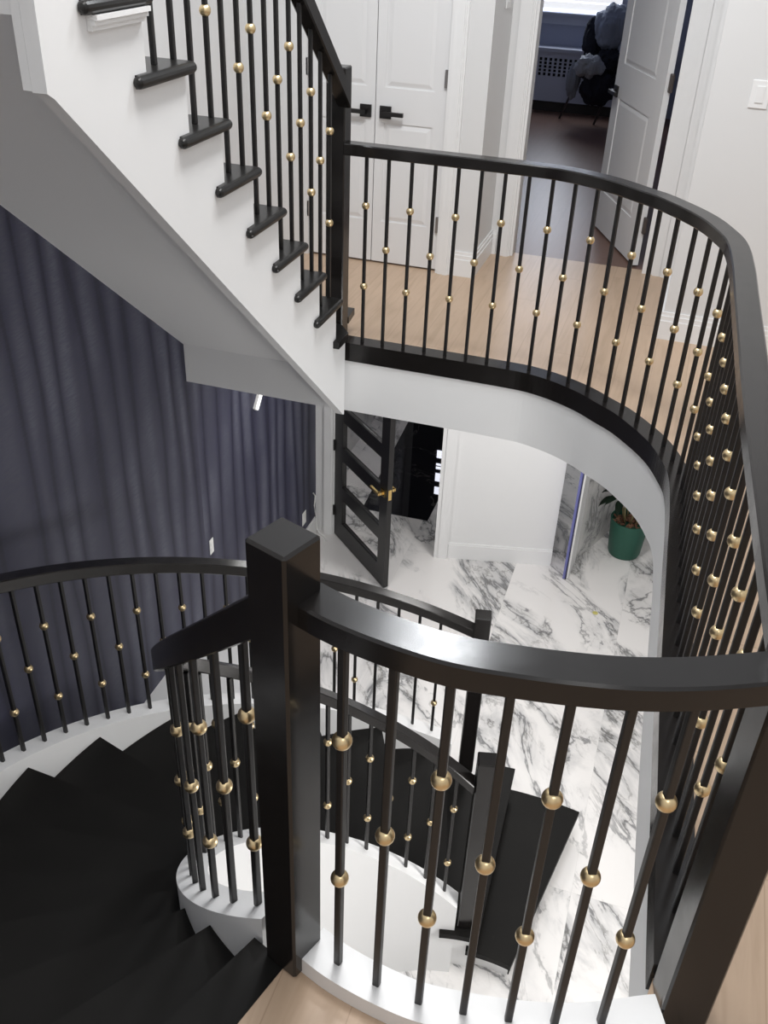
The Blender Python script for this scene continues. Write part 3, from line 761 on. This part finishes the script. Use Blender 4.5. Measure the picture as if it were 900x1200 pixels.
bm = newbm(); tube(bm, [(-2.472, 6.256, -2.312), (-2.461, 6.275, -2.351), (-2.458, 6.246, -2.428), (-2.460, 6.265, -2.497), (-2.452, 6.280, -2.574), (-2.447, 6.265, -2.652), (-2.422, 6.264, -2.705), (-2.374, 6.245, Z1+.006), (-2.335, 6.196, Z1+.006)], .006, 8)
tag(obj('cable', bm, OUT, smooth=True), 'thin white cable hanging down the corner beside the glass door', 'cable')

# ------------------------------------------------------------------ BEDROOM
t = thing('window_1', 'bedroom window with a lowered white blind', 'window', (-1.42, 10.95, .86), structure=True)
WF = painted('dim_window_frame', (.52, .55, .64), .5)
bm = newbm(); bx(bm, -1.93, -.92, 10.90, 10.9495, .80, .885); bx(bm, -1.97, -.88, 10.86, 10.9495, .885, .905); bx(bm, -1.93, -1.85, 10.91, 10.9495, .906, 2.15); bx(bm, -1.0, -.92, 10.91, 10.9495, .906, 2.15)
obj('window_frame', bm, WF, t)
BL = emis('blind_lit_by_day', (.92, .92, .92), 0.8)
bm = newbm()
for k in range(15): bx(bm, -1.845, -1.005, 10.962, 10.968, .935+k*.075, .935+k*.075+.062)
obj('blind', bm, BL, t)
bm = newbm(); bx(bm, -1.845, -1.005, 10.99, 11.0, .862, 2.1); obj('glass_pane', bm, emis('day_sky_glass', (.75, .82, 1.0), 1.3), t)
# radiator cover
t = thing('radiator_cover', 'grey radiator cover with a punched grille under the bedroom window', 'radiator cover', (-1.4, 10.85, 0))
bm = newbm(); x0, x1, yy0, yy1 = -1.98, -.6, 10.70, 10.948
bx(bm, x0-.02, x1+.02, yy0-.02, yy1, .57, .60); obj('top', bm, WF, t)
bm = newbm(); bx(bm, x0, x1, yy0, yy0+.02, .10, .34); bx(bm, x0, x1, yy0, yy0+.02, .51, .569); bx(bm, x0, x0+.02, yy0+.021, yy1, .0, .569); bx(bm, x1-.02, x1, yy0+.021, yy1, 0, .569)
bx(bm, x0, x0+.03, yy0, yy0+.02, .34, .51); bx(bm, x1-.03, x1, yy0, yy0+.02, .34, .51)
obj('front_panel', bm, WF, t)
bm = newbm(); n = 26; wx = (x1-x0-.06)/n
for k in range(n): bx(bm, x0+.03+k*wx, x0+.03+k*wx+wx*.45, yy0+.002, yy0+.018, .341, .509)
for k in range(1, 5): bx(bm, x0+.03, x1-.03, yy0+.003, yy0+.017, .34+k*.034-.005, .34+k*.034+.005)
obj('grille', bm, WF, t)
bm = newbm(); bx(bm, x0+.021, x1-.021, yy0+.06, yy1-.01, .02, .55); obj('inner_shadow_box', bm, mat('black_grille_shade', (.01, .01, .012), .8), t)  # black box standing in for the shade behind the grille
bm = newbm(); bx(bm, x0, x1, yy0+.03, yy0+.05, 0.0005, .09); obj('kick_board', bm, mat('dark_brown_kick', (.04, .035, .03), .6), t)
# folding chair with clothes on it
t = thing('folding_chair', 'dark metal folding chair buried under clothes in the bedroom', 'chair', (-1.1, 10.2, 0))
CH = mat('dark_chair_metal', (.03, .03, .04), .4)
for pts in ([(-1.405, 10.40, .0), (-1.23, 10.15, .45)], [(-1.04, 10.26, 0), (-.90, 10.05, .45)], [(-.74, 10.30, .0), (-.93, 10.16, .45)], [(-.70, 9.95, 0), (-.90, 10.10, .45)]):
    bm = newbm(); tube(bm, [pts[0], pts[1]], .011, 10); obj('leg', bm, CH, t, smooth=True)
bm = newbm(); bx(bm, -1.28, -.88, 10.02, 10.40, .45, .475); bevel(bm, .008, 2); obj('seat', bm, CH, t)
bm = newbm(); bx(bm, -1.22, -.86, 10.395, 10.42, .60, .90); bevel(bm, .008, 2); obj('backrest', bm, CH, t)
bm = newbm(); tube(bm, [(-1.26, 10.36, .45), (-1.20, 10.41, .90)], .011); tube(bm, [(-.90, 10.34, .45), (-.88, 10.41, .90)], .011); obj('back_frame', bm, CH, t, smooth=True)
def heap(name, label, cat, c, s, color, seed, amp=.28, frq=6., rough=.85, grp=None):
    bm = newbm(); bmesh.ops.create_icosphere(bm, subdivisions=5, radius=1)
    for v in bm.verts:
        p = v.co.copy(); q = Vector((p.x*1.6, p.y*1.6, p.z*.7))+Vector((seed*3.1, seed, 0))
        d_ = noise.noise(q*1.3)*amp + noise.noise(Vector((q.x*frq, q.y*frq, q.z*frq*.2)))*amp*.45 + noise.noise(Vector((q.x*frq*2.2, q.y*frq*2.2, q.z*frq*.5)))*amp*.2 + abs(noise.noise(q*3))*amp*.3
        v.co = Vector((p.x*s[0], p.y*s[1], p.z*s[2]))*(1+d_)+Vector(c)
    return tag(obj(name, bm, mat(name+'_cloth', color, rough), smooth=True), label, cat, grp)
heap('shirt', 'blue grey shirt draped over the top of the bedroom chair', 'shirt', (-.98, 10.22, .87), (.17, .16, .20), (.30, .33, .40), 1, .22, 7)
heap('jacket', 'dark navy jacket hanging at the left of the chair back', 'jacket', (-1.15, 10.27, .78), (.10, .12, .17), (.02, .022, .035), 2)
heap('plastic_bag', 'pale crumpled plastic bag on the bedroom chair', 'bag', (-1.12, 9.95, .565), (.125, .09, .10), (.42, .44, .47), 3, .35, 9, .4)
heap('trousers', 'dark trousers spilling off the front of the bedroom chair', 'trousers', (-1.02, 10.02, .38), (.17, .12, .15), (.010, .010, .02), 4)
heap('towel', 'pale grey cloth hanging below the plastic bag', 'cloth', (-1.27, 10.02, .42), (.06, .05, .15), (.27, .29, .33), 5)
heap('folded_cloth', 'white cloth lying beside the open bedroom door', 'cloth', (-.83, 10.15, .68), (.07, .12, .16), (.50, .54, .64), 6, .15)
heap('sweater', 'black sweater bundled between the shirt and the trousers', 'sweater', (-.95, 10.08, .60), (.14, .12, .11), (.008, .009, .016), 8)
